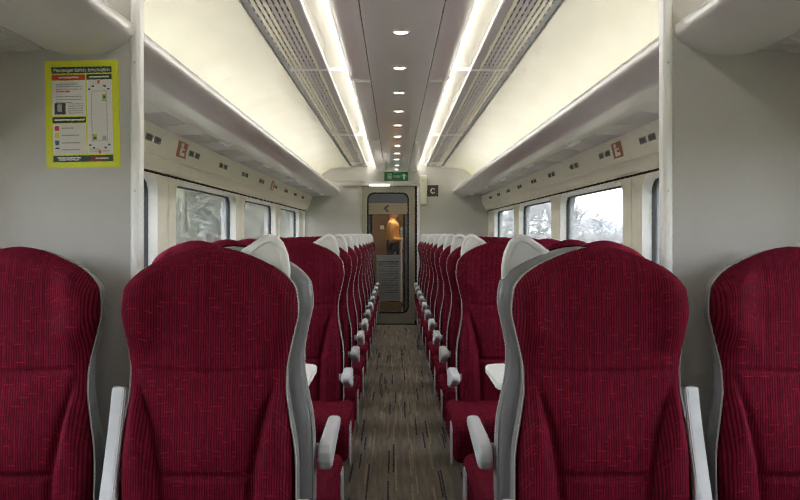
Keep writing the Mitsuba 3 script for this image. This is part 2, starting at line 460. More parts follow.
# ------------------------------------------------------------------ luggage racks
PY0, PY1 = 2.53, 2.57          # partition faces
NOSE = [(1.075, 1.897), (1.04, 1.888), (0.99, 1.882), (0.935, 1.885), (0.885, 1.900), (0.846, 1.922), (0.824, 1.948), (0.824, 1.968), (0.835, 1.985), (0.856, 1.992), (0.88, 1.986),
        (0.92, 1.962), (0.95, 1.940), (1.075, 1.930)]
for s in (-1, 1):
    for (a, b, pos) in ((Y0, PY0 - 0.002, 'before the partition'), (PY1 + 0.002, Y1 - 0.002, 'beyond the partition')):
        t = thing('luggage_rack', f'grey overhead luggage rack with rounded nose on the {SIDE[s]}, {pos}', 'luggage rack')
        lower = smooth_pts(NOSE[:11], 46)
        poly = Polygon(mir(list(map(tuple, lower)) + NOSE[11:], s)).buffer(0)
        obj('nose', prism_y(poly, a, b), 'rack_grey', t)
        obj('shelf', prism_y(Polygon(mir([(1.075, 1.915), (1.075, 1.93), (1.255, 1.93), (1.255, 1.915)], s)), a, b), 'rack_panel', t, smooth=False)
        # underside: plain panels and ribbed vent panels in turn
        y = a
        kk = 0
        while y < b - 0.05:
            L = 0.84
            y2 = min(y + L, b)
            # ribbed vent
            prs = [(1.078, 1.902), (1.235, 1.886), (1.235, 1.896), (1.078, 1.912)]
            obj('underside_panel', prism_y(Polygon(mir(prs, s)), y + 0.002, min(y + 0.40, b) - 0.002), 'rack_panel', t, smooth=False)
            if y + 0.42 < b:
                ribs = []
                for r in range(9):
                    xa = 1.082 + r * 0.0172
                    za = 1.902 - (xa - 1.078) * 0.102
                    ribs.append(prism_y(Polygon(mir([(xa, za), (xa + 0.011, za - 0.0012), (xa + 0.011, za + 0.008), (xa, za + 0.008)], s)), y + 0.40, y2 - 0.002))
                vk = obj('vent_panel', cat(ribs + [prism_y(Polygon(mir([(1.078, 1.911), (1.235, 1.895), (1.235, 1.897), (1.078, 1.913)], s)), y + 0.40, y2 - 0.002)]), 'rack_panel', t, smooth=False)
                labels[vk] = {'kind': 'stuff'}
            y, kk = y2, kk + 1
        # reading light pods
        if a > 0:
            for yy in np.arange(5.0, Y1 - 0.4, 0.82 * 2):
                for o in (-0.07, 0.07):
                    pod = trimesh.creation.icosphere(subdivisions=2, radius=1.0)
                    pod.apply_scale([0.028, 0.045, 0.016])
                    pod.apply_translation([s * 1.045, yy + o, 1.888])
                    obj('reading_light', pod, 'trim_white', t)
        # indirect lamp lying on the rack behind the nose, lighting the curved ceiling
        q = tm([[s * 0.955, a + 0.03, 1.945], [s * 1.00, a + 0.03, 1.950], [s * 1.00, b - 0.03, 1.950], [s * 0.955, b - 0.03, 1.945]], [[0, 1, 2, 3]])
        if q.face_normals[0, 2] < 0:
            q = tm(q.vertices, q.faces[:, ::-1])
        obj('indirect_lamp', q, 'white_plastic', t, smooth=False, emitter={'type': 'area', 'radiance': rgb(RACK_L, RACK_L * 0.985, RACK_L * 0.94)})

# ------------------------------------------------------------------ partitions beside the aisle seats
for s in (-1, 1):
    t = thing('partition', f'full height grey draught screen on the {SIDE[s]} behind the first window seat', 'partition')
    dome = [(1.245, 1.93), (1.225, 2.05), (1.18, 2.15), (1.10, 2.235), (1.0, 2.292), (0.90, 2.318), (0.80, 2.325)]
    e0 = 0.805 if s < 0 else 0.788
    poly = Polygon(mir([(e0 + 0.03, 0.0), (1.343, 0.0), (1.343, 1.68), (1.30, 1.69), (1.275, 1.76), (1.24, 1.89)] + [(a - 0.008, b) for a, b in dome] + [(e0 + 0.03, 2.325)], s))
    obj('screen', prism_y(poly, PY0, PY1), 'partition_grey', t, smooth=False)
    edge = Polygon(mir(rrect(e0, e0 + 0.031, PY0 - 0.006, PY1 + 0.006, 0.012, 5), s))
    obj('edge_trim', prism_z(edge, 0.0, 2.325), 'trim_white', t)
    for z in (1.10, 1.47, 1.86):
        sc = trimesh.creation.cylinder(radius=0.004, height=0.003, sections=10)
        sc.apply_transform(trimesh.transformations.rotation_matrix(math.pi / 2, [1, 0, 0]))
        sc.apply_translation([s * (e0 + 0.015), PY0 - 0.007, z])
        obj('screw', sc, 'metal', t)

# ------------------------------------------------------------------ safety poster
PX0, PX1, PZ0, PZ1 = -1.0935, -0.868, 1.5405, 1.8675
pw, ph = PX1 - PX0, PZ1 - PZ0
po = thing('safety_poster', 'yellow bordered passenger safety information poster on the left partition', 'poster')
rot = trimesh.transformations.rotation_matrix(math.radians(-1.2), [0, 1, 0], [PX0 + pw / 2, 0, PZ0 + ph / 2])
_layer = [0]


def pbox(name, a0, a1, b0, b1, m, d):     # fractions of the poster: a across, b down
    q = bbox(PX0 + a0 * pw, PX0 + a1 * pw, PY0 - d, PY0 - 0.0002, PZ1 - b1 * ph, PZ1 - b0 * ph)
    q.apply_transform(rot)
    return obj(name, q, m, po, smooth=False)


def ptext(name, txt, a0, b1, h, m, d=0.0022, width=None, bold=False, parent=None):
    q = meshkit.text_mesh(txt, h * ph, 0.0004, bold)
    e = q.bounds
    sx = (width * pw) / (e[1, 0] - e[0, 0]) if width else 1.0
    v = q.vertices
    q = tm(np.stack([PX0 + a0 * pw + (v[:, 0] - e[0, 0]) * sx, PY0 - d - v[:, 2], PZ1 - b1 * ph + v[:, 1]], 1), q.faces)
    q.apply_transform(rot)
    return obj(name, q, m, parent or po, smooth=False)


pbox('sheet', 0, 1, 0, 1, 'poster_yellow', 0.0008)
tb = pbox('title_bar', 0.095, 0.905, 0.060, 0.118, 'poster_dark', 0.0016)
ptext('lettering', 'Passenger Safety Information', 0.125, 0.105, 0.030, 'poster_white', width=0.755, bold=True, parent=tb)
pbox('red_bar', 0.095, 0.545, 0.132, 0.182, 'poster_red', 0.0016)
pbox('lettering_line', 0.19, 0.46, 0.151, 0.164, 'poster_white', 0.0020)
pbox('dark_bar', 0.565, 0.905, 0.130, 0.180, 'poster_dark', 0.0016)
pbox('lettering_line', 0.60, 0.87, 0.149, 0.162, 'poster_white', 0.0020)
pbox('white_field', 0.095, 0.545, 0.186, 0.515, 'poster_white', 0.0014)
pbox('white_field', 0.565, 0.905, 0.184, 0.873, 'poster_white', 0.0014)
pbox('dark_bar', 0.095, 0.545, 0.525, 0.580, 'poster_dark', 0.0016)
pbox('lettering_line', 0.12, 0.53, 0.545, 0.560, 'poster_white', 0.0020)
pbox('white_field', 0.095, 0.545, 0.590, 0.873, 'poster_white', 0.0014)
pbox('footer_bar', 0.095, 0.905, 0.885, 0.945, 'poster_dark', 0.0016)
pbox('footer_end', 0.60, 0.80, 0.886, 0.944, 'poster_maroon', 0.0018)
pbox('lettering_line', 0.15, 0.47, 0.900, 0.912, 'poster_white', 0.0022)
pbox('lettering_line', 0.17, 0.44, 0.920, 0.930, 'poster_white', 0.0022)
pbox('lettering_line', 0.66, 0.84, 0.910, 0.920, 'poster_white', 0.0022)
for i, (b, l) in enumerate(((0.215, 0.45), (0.237, 0.50), (0.262, 0.50), (0.285, 0.34), (0.330, 0.50), (0.358, 0.49), (0.385, 0.36))):
    pbox('lettering_line', 0.15, l, b, b + 0.009, 'poster_red' if i == 3 else 'poster_grey', 0.0018)
for i in range(5):
    pbox('lettering_line', 0.31, 0.51, 0.40 + i * 0.021, 0.408 + i * 0.021, 'poster_grey', 0.0018)
pbox('photo_inset', 0.125, 0.275, 0.395, 0.500, 'poster_ink', 0.0018)
pbox('photo_inset_window', 0.165, 0.225, 0.405, 0.475, 'poster_grey', 0.0021)
for b, m, l in ((0.630, 'poster_red', 0.38), (0.697, 'poster_yellow', 0.45), (0.766, 'poster_teal', 0.46), (0.830, 'poster_ink', 0.46)):
    pbox('pictogram', 0.125, 0.180, b - 0.022, b + (0.022 if m != 'poster_ink' else -0.008), m, 0.0019)
    pbox('lettering_line', 0.215, l, b - 0.006, b + 0.005, 'poster_grey', 0.0019)
# carriage plan on the right
for a in (0.622, 0.828):
    pbox('plan_line', a, a + 0.008, 0.285, 0.755, 'poster_grey', 0.0018)
pbox('plan_line', 0.622, 0.836, 0.285, 0.290, 'poster_grey', 0.0018)
pbox('plan_line', 0.622, 0.836, 0.750, 0.755, 'poster_grey', 0.0018)
for b0, sg in ((0.215, 1), (0.845, -1)):
    for a, db, m in ((0.600, 0.055, 'poster_ink'), (0.648, 0.027, 'poster_ink'), (0.725, -0.010, 'poster_red'), (0.805, 0.027, 'poster_ink'), (0.855, 0.055, 'poster_ink')):
        pbox('exit_mark', a - 0.016, a + 0.016, b0 + sg * db - (0.016 if m == 'poster_red' else 0.008), b0 + sg * db + (0.016 if m == 'poster_red' else 0.008), m, 0.0018)
pbox('plan_symbol', 0.770, 0.825, 0.320, 0.385, 'poster_lime', 0.0018)
pbox('plan_symbol', 0.785, 0.815, 0.330, 0.355, 'poster_ink', 0.0021)
pbox('plan_symbol', 0.630, 0.690, 0.690, 0.745, 'poster_lime', 0.0018)
pbox('plan_symbol', 0.645, 0.680, 0.715, 0.740, 'poster_ink', 0.0021)
pbox('plan_symbol', 0.765, 0.815, 0.705, 0.745, 'poster_grey', 0.0018)
pbox('lettering_line', 0.59, 0.73, 0.825, 0.833, 'poster_grey', 0.0018)
pbox('lettering_line', 0.59, 0.86, 0.845, 0.852, 'poster_grey', 0.0018)

# ------------------------------------------------------------------ reservation displays and pictogram signs on the upper wall panels
def wall_frame(s, y, z):
    """matrix from local (across along the wall, up, out of the wall) to world on the slanted upper panel"""
    x = np.interp(z, [1.76, 1.80, 1.893], [1.271, 1.262, 1.240])
    ang = math.atan2(0.022, 0.093)
    up = np.array([-s * math.sin(ang), 0, math.cos(ang)])
    out = np.array([-s * math.cos(ang), 0, -math.sin(ang)])
    ac = np.cross(up, out)
    M = np.eye(4)
    M[:3, 0], M[:3, 1], M[:3, 2], M[:3, 3] = ac, up, out, [s * x, y, z]
    return M


def plate(M, a0, a1, b0, b1, d0, d1, c=0.002):
    q = cbox(a0, a1, b0, b1, d0, d1, c)
    q.apply_transform(M)
    return q


for s in (-1, 1):
    for k in range(9):
        y = 4.22 + 0.86 * k
        t = thing('reservation_display', f'pair of small dark seat displays on the {SIDE[s]} upper wall panel, {ORD[k]} from the camera', 'seat display', 'seat displays on the wall panels')
        M = wall_frame(s, y, 1.822)
        for o in (-0.075, 0.075):
            bz = obj('bezel', plate(M, o - 0.055, o + 0.055, -0.018, 0.018, -0.001, 0.004), 'screen_dull', t)
            obj('screen', plate(M, o - 0.046, o + 0.046, -0.013, 0.013, 0.0, 0.006), 'screen_black', bz, smooth=False)
for s, y, lab in ((-1, 4.79, 'orange pictogram sign on the left wall panel near the partition'), (-1, 8.35, 'orange pictogram sign further along the left wall panel'), (1, 4.79, 'orange pictogram sign on the right wall panel')):
    t = thing('pictogram_sign', lab, 'sign')
    M = wall_frame(s, y, 1.822)
    obj('sign_plate', plate(M, -0.10, 0.10, -0.045, 0.045, -0.001, 0.004), 'sign_orange', t, smooth=False)
    head = trimesh.creation.cylinder(radius=0.012, height=0.002, sections=16)
    head.apply_scale([2.2, 1, 1])
    head.apply_translation([-0.02, 0.026, 0.0048])
    body = [plate(np.eye(4), -0.045, -0.005, -0.014, 0.012, 0.0038, 0.0056), plate(np.eye(4), -0.045, 0.055, -0.034, -0.014, 0.0038, 0.0056), plate(np.eye(4), -0.005, 0.045, 0.0, 0.010, 0.0038, 0.0056)]
    fig = cat([head] + body)
    fig.apply_transform(M)
    obj('figure', fig, 'poster_white', t, smooth=False)

# ------------------------------------------------------------------ seats
OUT_Z = np.array([0.42, 0.50, 0.585, 0.676, 0.738, 0.800, 0.850, 0.905, 0.953, 1.010, 1.065, 1.120, 1.180, 1.214, 1.245, 1.274, 1.292, 1.300, 1.303])
OUT_W = np.array([0.245, 0.247, 0.247, 0.246, 0.243, 0.234, 0.226, 0.219, 0.219, 0.227, 0.239, 0.249, 0.243, 0.221, 0.182, 0.122, 0.070, 0.033, 0.0])
_w = PchipInterpolator(OUT_Z, OUT_W)


def recline(z):
    z = np.asarray(z, float)
    return np.where(z < 1.17, -0.018 * (1.17 - z) / 0.6, 0.02 * (z - 1.17) / 0.12)


def outline(grow=0.0):
    zz = np.concatenate([np.linspace(0.42, 1.2, 90), 1.303 - (1.303 - 1.2) * (1 - np.linspace(0, 1, 60)) ** 2])
    r = [(float(_w(z)), float(z)) for z in zz]
    p = Polygon(r + [(-a, b) for a, b in r[::-1]]).buffer(0)
    return p.buffer(grow) if grow else p


_edge = np.array(outline().exterior.segmentize(0.004).coords)
_edge = _edge[_edge[:, 1] > 0.425]
_tree = cKDTree(_edge)


def grid_points(nx, nz):
    tz = np.linspace(0, 1, nz)
    z = 0.42 + (1.303 - 0.42) * (1 - (1 - tz) ** 1.35)
    tx = np.linspace(-1, 1, nx)
    t = np.sign(tx) * (1 - (1 - np.abs(tx)) ** 1.5)
    Z = np.repeat(z[:, None], nx, 1)
    X = _w(z)[:, None] * t[None, :]
    return X, Z


def quad_faces(nz, nx):
    i, j = np.meshgrid(np.arange(nz - 1), np.arange(nx - 1), indexing='ij')
    return np.stack([i * nx + j, i * nx + j + 1, (i + 1) * nx + j + 1, (i + 1) * nx + j], -1).reshape(-1, 4)


def sstep(a, b, x):
    t = np.clip((x - a) / (b - a), 0, 1)
    return t * t * (3 - 2 * t)


def backrest_mesh(nx, nz):
    X, Z = grid_points(nx, nz)
    d, _ = _tree.query(np.stack([X.ravel(), Z.ravel()], 1))
    d = d.reshape(X.shape)
    R = 0.055
    Y = recline(Z) + R * (1 - np.sqrt(np.clip(1 - (1 - np.clip(d / R, 0, 1)) ** 2, 0, 1)))
    ax = np.abs(X)
    xs = np.interp(Z, [0.42, 0.58, 0.69, 0.80, 0.93, 0.96], [0.122, 0.125, 0.132, 0.152, 0.186, 0.20])
    low = sstep(0.97, 0.86, Z)
    inb = sstep(0.0, 0.035, ax - xs)
    Y -= 0.048 * low * inb * sstep(0.0, 0.04, d)
    Y += 0.014 * low * np.exp(-((ax - xs) / 0.009) ** 2)
    Y -= 0.016 * np.exp(-((Z - 0.76) / 0.13) ** 2) * sstep(0.16, 0.05, ax)          # lumbar
    zc = 0.968 - 0.012 * (1 - (X / 0.22) ** 2)
    Y += 0.008 * np.exp(-((Z - zc) / 0.007) ** 2) * sstep(0.205, 0.18, ax)
    Y += 0.012 * np.exp(-((Z - 0.672) / 0.007) ** 2) * sstep(0.135, 0.12, ax)
    Y -= 0.028 * sstep(1.0, 1.08, Z) * sstep(0.11, 0.19, ax) * sstep(0.0, 0.03, d)   # head wings
    Y += 0.003 * (meshkit.noise(np.stack([X * 18, Z * 18, X * 0], -1), 4) - 0.5)
    v = np.stack([X.ravel(), Y.ravel(), Z.ravel()], 1)
    f = quad_faces(nz, nx)
    return tm(v, f)


def rim_front(z):
    """where the shell's side ends in front: further forward lower down"""
    return recline(z) + np.interp(z, [0.42, 0.60, 0.75, 0.90, 1.05, 1.3], [0.0, 0.005, 0.015, 0.03, 0.050, 0.056])


def shell_mesh(nx, nz):
    X, Z = grid_points(nx, nz)
    d, _ = _tree.query(np.stack([X.ravel(), Z.ravel()], 1))
    d = d.reshape(X.shape)
    R = 0.05
    prof = np.sqrt(np.clip(1 - (1 - np.clip(d / R, 0, 1)) ** 2, 0, 1))
    Y = recline(Z) + 0.088 + 0.034 * prof
    back = np.stack([X.ravel(), Y.ravel(), (Z - 0.004 * sstep(1.2, 1.29, Z)).ravel()], 1)
    fb = quad_faces(nz, nx)[:, ::-1]
    idx = np.concatenate([np.arange(nz) * nx + nx - 1, (np.arange(nz)[::-1]) * nx])     # side walls running forward
    a = back[idx]
    low = sstep(1.0, 0.85, a[:, 2])
    a[:, 0] += np.sign(a[:, 0]) * (0.001 * low + 0.003 * sstep(0.85, 0.70, a[:, 2]))
    b = a.copy()
    b[:, 1] = rim_front(b[:, 2])
    n = len(idx)
    o = len(back)
    i = np.arange(n - 1)
    f2 = np.stack([o + i, o + i + 1, o + n + i + 1, o + n + i], 1)
    f3 = np.stack([idx[i], idx[i + 1], o + i + 1, o + i], 1)
    return tm(np.vstack([back, a, b]), np.vstack([fb, f2, f3]))


def piping_mesh(step):
    zz = np.concatenate([np.linspace(0.43, 1.2, step), 1.303 - 0.103 * (1 - np.linspace(0, 1, step)) ** 2])
    r = np.array([(float(_w(z)) - 0.0005 + 0.0005 * float(sstep(1.0, 0.85, z)) + 0.003 * float(sstep(0.85, 0.70, z)), float(z)) for z in zz])
    pts = np.vstack([r, r[::-1][1:] * [-1, 1]])
    p3 = np.stack([pts[:, 0], rim_front(pts[:, 1]) + 0.004, pts[:, 1] - 0.007 * (pts[:, 1] > 1.25)], 1)
    return tube(p3, 0.0028, 5)


def handle_mesh(a):
    pts = [(0.205, 1.17), (0.222, 1.20), (0.222, 1.240), (0.215, 1.280), (0.200, 1.315), (0.182, 1.333), (0.163, 1.339), (0.142, 1.333), (0.110, 1.312), (0.070, 1.284), (0.075, 1.255), (0.12, 1.22)]
    poly = Polygon(pts).convex_hull.buffer(-0.012).buffer(0.012, quad_segs=6)
    body = hull_layers(poly, 0.058, 0.096, 0.012, 1, 5)
    inner = poly.buffer(-0.020, quad_segs=5)
    cut = hull_layers(inner, 0.090, 0.14, 0.004, 1, 3)
    cut2 = hull_layers(inner, 0.0, 0.066, 0.005, 1, 3)
    M = lambda t: m3.Manifold(m3.Mesh(np.asarray(t.vertices, np.float32), np.asarray(t.faces, np.uint32)))
    r = M(body) - M(cut) - M(cut2)
    q = r.to_mesh()
    v = np.array(q.vert_properties[:, :3])
    v[:, 1] += recline(v[:, 2])
    v[:, 0] *= a
    f = np.array(q.tri_verts)
    return tm(v, f if a > 0 else f[:, ::-1])


def cushion_mesh(a):
    prof = Polygon([(-0.60, 0.30), (-0.585, 0.275), (-0.50, 0.268), (0.02, 0.29), (0.035, 0.45), (-0.20, 0.452), (-0.45, 0.472), (-0.54, 0.470), (-0.585, 0.455), (-0.608, 0.425), (-0.615, 0.38)]).buffer(0)
    lo, hi = (-0.245, 0.308) if a > 0 else (-0.308, 0.245)
    return hull_layers(prof.convex_hull.buffer(-0.022).buffer(0.022, quad_segs=4), lo, hi, 0.035, 0, 5)


def armrest_mesh(a):
    prof = Polygon([(-0.105, 0.60), (-0.11, 0.63), (-0.135, 0.648), (-0.20, 0.655), (-0.36, 0.655), (-0.40, 0.652), (-0.415, 0.640), (-0.412, 0.622), (-0.40, 0.612), (-0.26, 0.585), (-0.16, 0.545), (-0.125, 0.548), (-0.108, 0.565)])
    prof = prof.convex_hull.buffer(-0.014).buffer(0.014, quad_segs=4)
    lo, hi = sorted((a * 0.262, a * 0.308))
    return hull_layers(prof, lo, hi, 0.013, 0, 4)


def long_armrest_mesh(a):
    prof = Polygon([(0.055, 0.60), (0.05, 0.63), (0.02, 0.648), (-0.10, 0.655), (-0.36, 0.655), (-0.40, 0.652), (-0.415, 0.640), (-0.412, 0.622), (-0.40, 0.612), (-0.20, 0.59), (0.0, 0.565), (0.04, 0.572)])
    prof = prof.convex_hull.buffer(-0.014).buffer(0.014, quad_segs=4)
    lo, hi = sorted((a * 0.262, a * 0.308))
    return hull_layers(prof, lo, hi, 0.013, 0, 4)


def arm_bracket_mesh(a):
    lo, hi = sorted((a * 0.235, a * 0.275))
    q = trimesh.creation.cylinder(radius=0.02, height=hi - lo, sections=20)
    q.apply_transform(trimesh.transformations.rotation_matrix(math.pi / 2, [0, 1, 0]))
    q.apply_translation([(lo + hi) / 2, -0.135, 0.595])
    return q


def mid_armrest_mesh(a):
    c = [(0.055, 0.905), (0.02, 0.79), (-0.02, 0.69), (-0.06, 0.59), (-0.08, 0.52)]
    lo, hi = sorted((-a * 0.232, -a * 0.274))
    prof = strip(smooth_pts(c, 14), 0.05).buffer(-0.008).buffer(0.008)
    ms = []
    for k in range(4):
        th = k / 3 * math.pi / 2
        b = 0.010
        ms.append(prism_x(prof.buffer(-b * (1 - math.cos(th))), lo + b - b * math.sin(th), hi - b + b * math.sin(th)))
    return cat(ms)


def side_panel_mesh(a):
    prof = Polygon([(-0.53, 0.415), (-0.54, 0.32), (-0.52, 0.26), (-0.48, 0.24), (-0.42, 0.24), (-0.39, 0.30), (-0.39, 0.43), (-0.51, 0.43)]).convex_hull
    lo, hi = sorted((a * 0.303, a * 0.313))
    return hull_layers(prof, lo, hi, 0.005, 0, 2)


def base_mesh():
    return cat([cbox(-0.22, 0.22, -0.50, -0.05, 0.22, 0.285, 0.01), cbox(-0.06, 0.06, -0.42, -0.14, 0.0, 0.23, 0.02), cbox(-0.16, 0.16, -0.46, -0.10, 0.0, 0.02, 0.005)])


def pd(mesh, bsdf, smooth=30):
    return mikit.ply(mesh, bsdf, smooth=smooth)


PROTO = {}
for lod, (nx, nz, st) in {'near': (61, 131, 60), 'far': (31, 70, 26)}.items():
    PROTO['backrest', lod] = pd(backrest_mesh(nx, nz), 'fabric', True)
    PROTO['back_shell', lod] = pd(shell_mesh(31 if lod == 'near' else 17, 70 if lod == 'near' else 36), 'shell_grey', 40)
    PROTO['piping', lod] = pd(piping_mesh(st), 'piping_grey', True)
for a in (-1, 1):
    PROTO['grab_handle', a] = pd(handle_mesh(a), 'handle_white', 35)
    PROTO['seat_cushion', a] = pd(cushion_mesh(a), 'fabric', 40)
    PROTO['armrest', a] = pd(armrest_mesh(a), 'armrest_grey', 40)
    PROTO['long_armrest', a] = pd(long_armrest_mesh(a), 'armrest_grey', 40)
    PROTO['armrest_bracket', a] = pd(arm_bracket_mesh(a), 'shell_grey', 30)
    PROTO['middle_armrest', a] = pd(mid_armrest_mesh(a), 'armrest_grey', 40)
    PROTO['side_panel', a] = pd(side_panel_mesh(a), 'panel_grey', 30)
PROTO['base'] = pd(base_mesh(), 'base_dark', 30)

ROWS = [2.30, 2.74] + [4.43 + 0.82 * k for k in range(10)]
for s in (-1, 1):
    for r, y in enumerate(ROWS):
        for place, xc in (('aisle', 0.552), ('window', 1.102)):
            away = r == 1
            lod = 'near' if r < 4 else 'far'
            how = 'facing away toward table' if away else ('facing camera' if r != 2 else 'facing camera across table')
            t = thing('train_seat', f'burgundy {place} seat {SIDE[s]} of aisle, {ORD[r]} row from camera, {how}', 'seat', 'burgundy train seats')
            a = -s                      # world direction of the aisle from the seat
            la = -a if away else a      # in the seat's own frame
            to = T().translate([s * xc, y, 0])
            if away and s < 0:
                to = to.translate([0.010, 0, 0])
            if away:
                to = to.rotate([0, 0, 1], 180)

            if place == 'window':
                to = to.scale([0.97, 1, 1])

            def put(name, key, move=0.0):
                scene[fresh(name, t)] = {**PROTO[key], 'to_world': to.translate([move, 0, 0]) if move else to}
            put('backrest', ('backrest', lod))
            put('back_shell', ('back_shell', lod))
            put('piping', ('piping', lod))
            put('seat_cushion', ('seat_cushion', la))
            put('base', 'base')
            if place == 'aisle':
                if (s, r) not in ((-1, 1), (1, 0)):
                    put('grab_handle', ('grab_handle', la), 0.018 * la if r == 1 else 0.0)
                put('armrest', ('long_armrest' if away else 'armrest', la))
                put('armrest__pivot', ('armrest_bracket', la))
                put('middle_armrest', ('middle_armrest', la))
                put('side_panel', ('side_panel', la))

# tables in the facing bays
for s in (-1, 1):
    t = thing('bay_table', f'pale table with rounded corners between the facing seats on the {SIDE[s]}', 'table')
    top = Polygon(rrect(0.378, 1.34, 3.28, 3.80, 0.07, 6))
    if s < 0:
        top = Polygon([(-a, b) for a, b in top.exterior.coords])
    m = cat([prism_z(top.buffer(-0.004), 0.715, 0.745), prism_z(top, 0.719, 0.741)])
    obj('tabletop', m, 'table_white', t)
    obj('leg', cbox(*sorted((s * 0.78, s * 0.84)), 3.42, 3.66, 0.0, 0.72, 0.015), 'shell_grey', t)

# ------------------------------------------------------------------ end wall, door, signs
DX0, DX1, DZ1 = -0.512, 0.300, 2.04
we = struct('wall_far', 'grey beige end wall with the sliding door')
outer = Polygon([(-1.42, 0), (1.42, 0), (1.42, 2.44), (-1.42, 2.44)])
obj('panel', prism_y(outer.difference(sbox(DX0, -0.1, DX1, DZ1)), Y1, Y1 + 0.06), 'bulkhead', we, smooth=False)
obj('door_header', cbox(-1.30, DX1 + 0.035, Y1 - 0.055, Y1, 2.035, 2.105, 0.008), 'bulkhead', we)
obj('door_post', cbox(DX1 + 0.0, DX1 + 0.045, Y1 - 0.022, Y1, 0.0, 2.035, 0.006), 'trim_white', we)
obj('cable_cover', cbox(DX0 - 0.012, DX0 + 0.002, Y1 - 0.022, Y1, 0.0, 2.035, 0.003), 'bulkhead', we)
# cream end arch closing the curved ceiling
for s in (-1, 1):
    pr = smooth_pts(mir([(0.66, 2.318), (0.80, 2.316), (0.90, 2.306), (1.0, 2.280), (1.09, 2.225), (1.168, 2.14), (1.212, 2.045), (1.232, 1.96)], s), 26)
    obj('end_arch', prism_y(strip(pr, 0.018), Y1 - 0.02, Y1), 'dome_cream', we)
prc = [(-0.30, 2.285), (-0.2, 2.262), (-0.17, 2.256), (0.17, 2.256), (0.2, 2.262), (0.30, 2.285)]
obj('ceiling_trim', prism_y(strip(prc, 0.014), Y1 - 0.02, Y1), 'trim_white', we)

d1 = struct('door_1', 'sliding glazed door at the end of the carriage')
leaf = sbox(DX0 + 0.006, 0.012, DX1 - 0.032, DZ1 - 0.012)
gx0, gx1, gz0, gz1 = -0.434, 0.182, 0.165, 1.945
obj('leaf', prism_y(leaf.difference(Polygon(rrect(gx0, gx1, gz0, gz1, 0.10, 8))), Y1 + 0.012, Y1 + 0.05), 'door_beige', d1, smooth=False)
obj('glass_seal', prism_y(Polygon(rrect(gx0, gx1, gz0, gz1, 0.10, 8)).difference(Polygon(rrect(gx0 + 0.022, gx1 - 0.022, gz0 + 0.022, gz1 - 0.022, 0.085, 8))), Y1 + 0.006, Y1 + 0.052), 'black_rubber', d1, smooth=False)
obj('edge_seal', bbox(DX1 - 0.032, DX1, Y1 + 0.015, Y1 + 0.05, 0.0, DZ1), 'black_rubber', d1, smooth=False)
gp = trimesh.creation.triangulate_polygon(Polygon(rrect(gx0 + 0.012, gx1 - 0.012, gz0 + 0.012, gz1 - 0.012, 0.09, 8)), engine='earcut')
obj('pane', tm(np.column_stack([gp[0][:, 0], np.full(len(gp[0]), Y1 + 0.03), gp[0][:, 1]]), gp[1]), 'glass', d1, smooth=False)
obj('threshold', cbox(DX0, DX1, Y1 - 0.01, Y1 + 0.06, 0.0, 0.014, 0.003), 'black_rubber', d1)

k = obj('door_lamp', cbox(-0.396, -0.10, Y1 - 0.085, Y1 - 0.057, 2.028, 2.062, 0.006), 'white_plastic', emitter={'type': 'area', 'radiance': rgb(1.1, 1.05, 0.95)})
tag(k, 'white lit horizontal bar on the header above the end door', 'light')
t = thing('intercom_box', 'tall narrow cream box on the end wall right of the door', 'wall box')
obj('housing', cbox(0.335, 0.447, Y1 - 0.06, Y1, 1.755, 2.195, 0.012), 'box_cream', t)
obj('cover_label', cbox(0.375, 0.410, Y1 - 0.063, Y1 - 0.059, 2.10, 2.135, 0.001), 'grille_grey', t)
obj('cover_line', cbox(0.337, 0.445, Y1 - 0.062, Y1 - 0.059, 1.775, 1.781, 0.001), 'grille_grey', t)
t = thing('coach_letter_sign', 'small dark square sign with white letter C on the end wall', 'sign')
obj('sign_plate', cbox(0.452, 0.612, Y1 - 0.012, Y1, 1.885, 2.050, 0.003), 'sign_brown', t)
q = meshkit.text_mesh('C', 0.075, 0.003, False)
b = q.bounds
v = q.vertices
obj('letter', tm(np.stack([0.532 + v[:, 0] - (b[0, 0] + b[1, 0]) / 2, Y1 - 0.0125 - v[:, 2], 1.967 + v[:, 1] - (b[0, 1] + b[1, 1]) / 2], 1), q.faces), 'white_plastic', t, smooth=False)

# exit sign hung under the ceiling
t = thing('exit_sign', 'green EXIT sign with running figure and arrow hanging above the end door', 'sign')
SY = 11.9
obj('sign_plate', cbox(-0.177, 0.165, SY, SY + 0.012, 2.095, 2.222, 0.004), 'sign_green', t)
q = meshkit.text_mesh('EXIT', 0.033, 0.002, True)
b = q.bounds
v = q.vertices
obj('lettering', tm(np.stack([-0.045 + v[:, 0] - b[0, 0], SY - 0.0005 - v[:, 2], 2.142 + v[:, 1]], 1), q.faces), 'sign_white', t, smooth=False)
ar = Polygon([(0.107, 2.20), (0.148, 2.160), (0.121, 2.166), (0.121, 2.115), (0.093, 2.115), (0.093, 2.166), (0.066, 2.160)])
obj('arrow', prism_y(ar, SY - 0.0025, SY), 'sign_white', t, smooth=False)
fr = sbox(-0.130, 2.118, -0.072, 2.198).difference(sbox(-0.120, 2.118, -0.082, 2.190))
fig = Point(-0.097, 2.178).buffer(0.008).union(LineString([(-0.099, 2.168), (-0.103, 2.145), (-0.090, 2.134), (-0.092, 2.120)]).buffer(0.0055)).union(LineString([(-0.103, 2.145), (-0.113, 2.128)]).buffer(0.005)).union(LineString([(-0.112, 2.154), (-0.099, 2.164), (-0.087, 2.155)]).buffer(0.004))
obj('running_figure', prism_y(fr.union(fig), SY - 0.0025, SY), 'sign_white', t, smooth=False)
for x in (-0.12, 0.11):
    obj('hanger', tube([(x, SY + 0.006, 2.22), (x, SY + 0.006, 2.262)], 0.003, 8), 'metal', t)

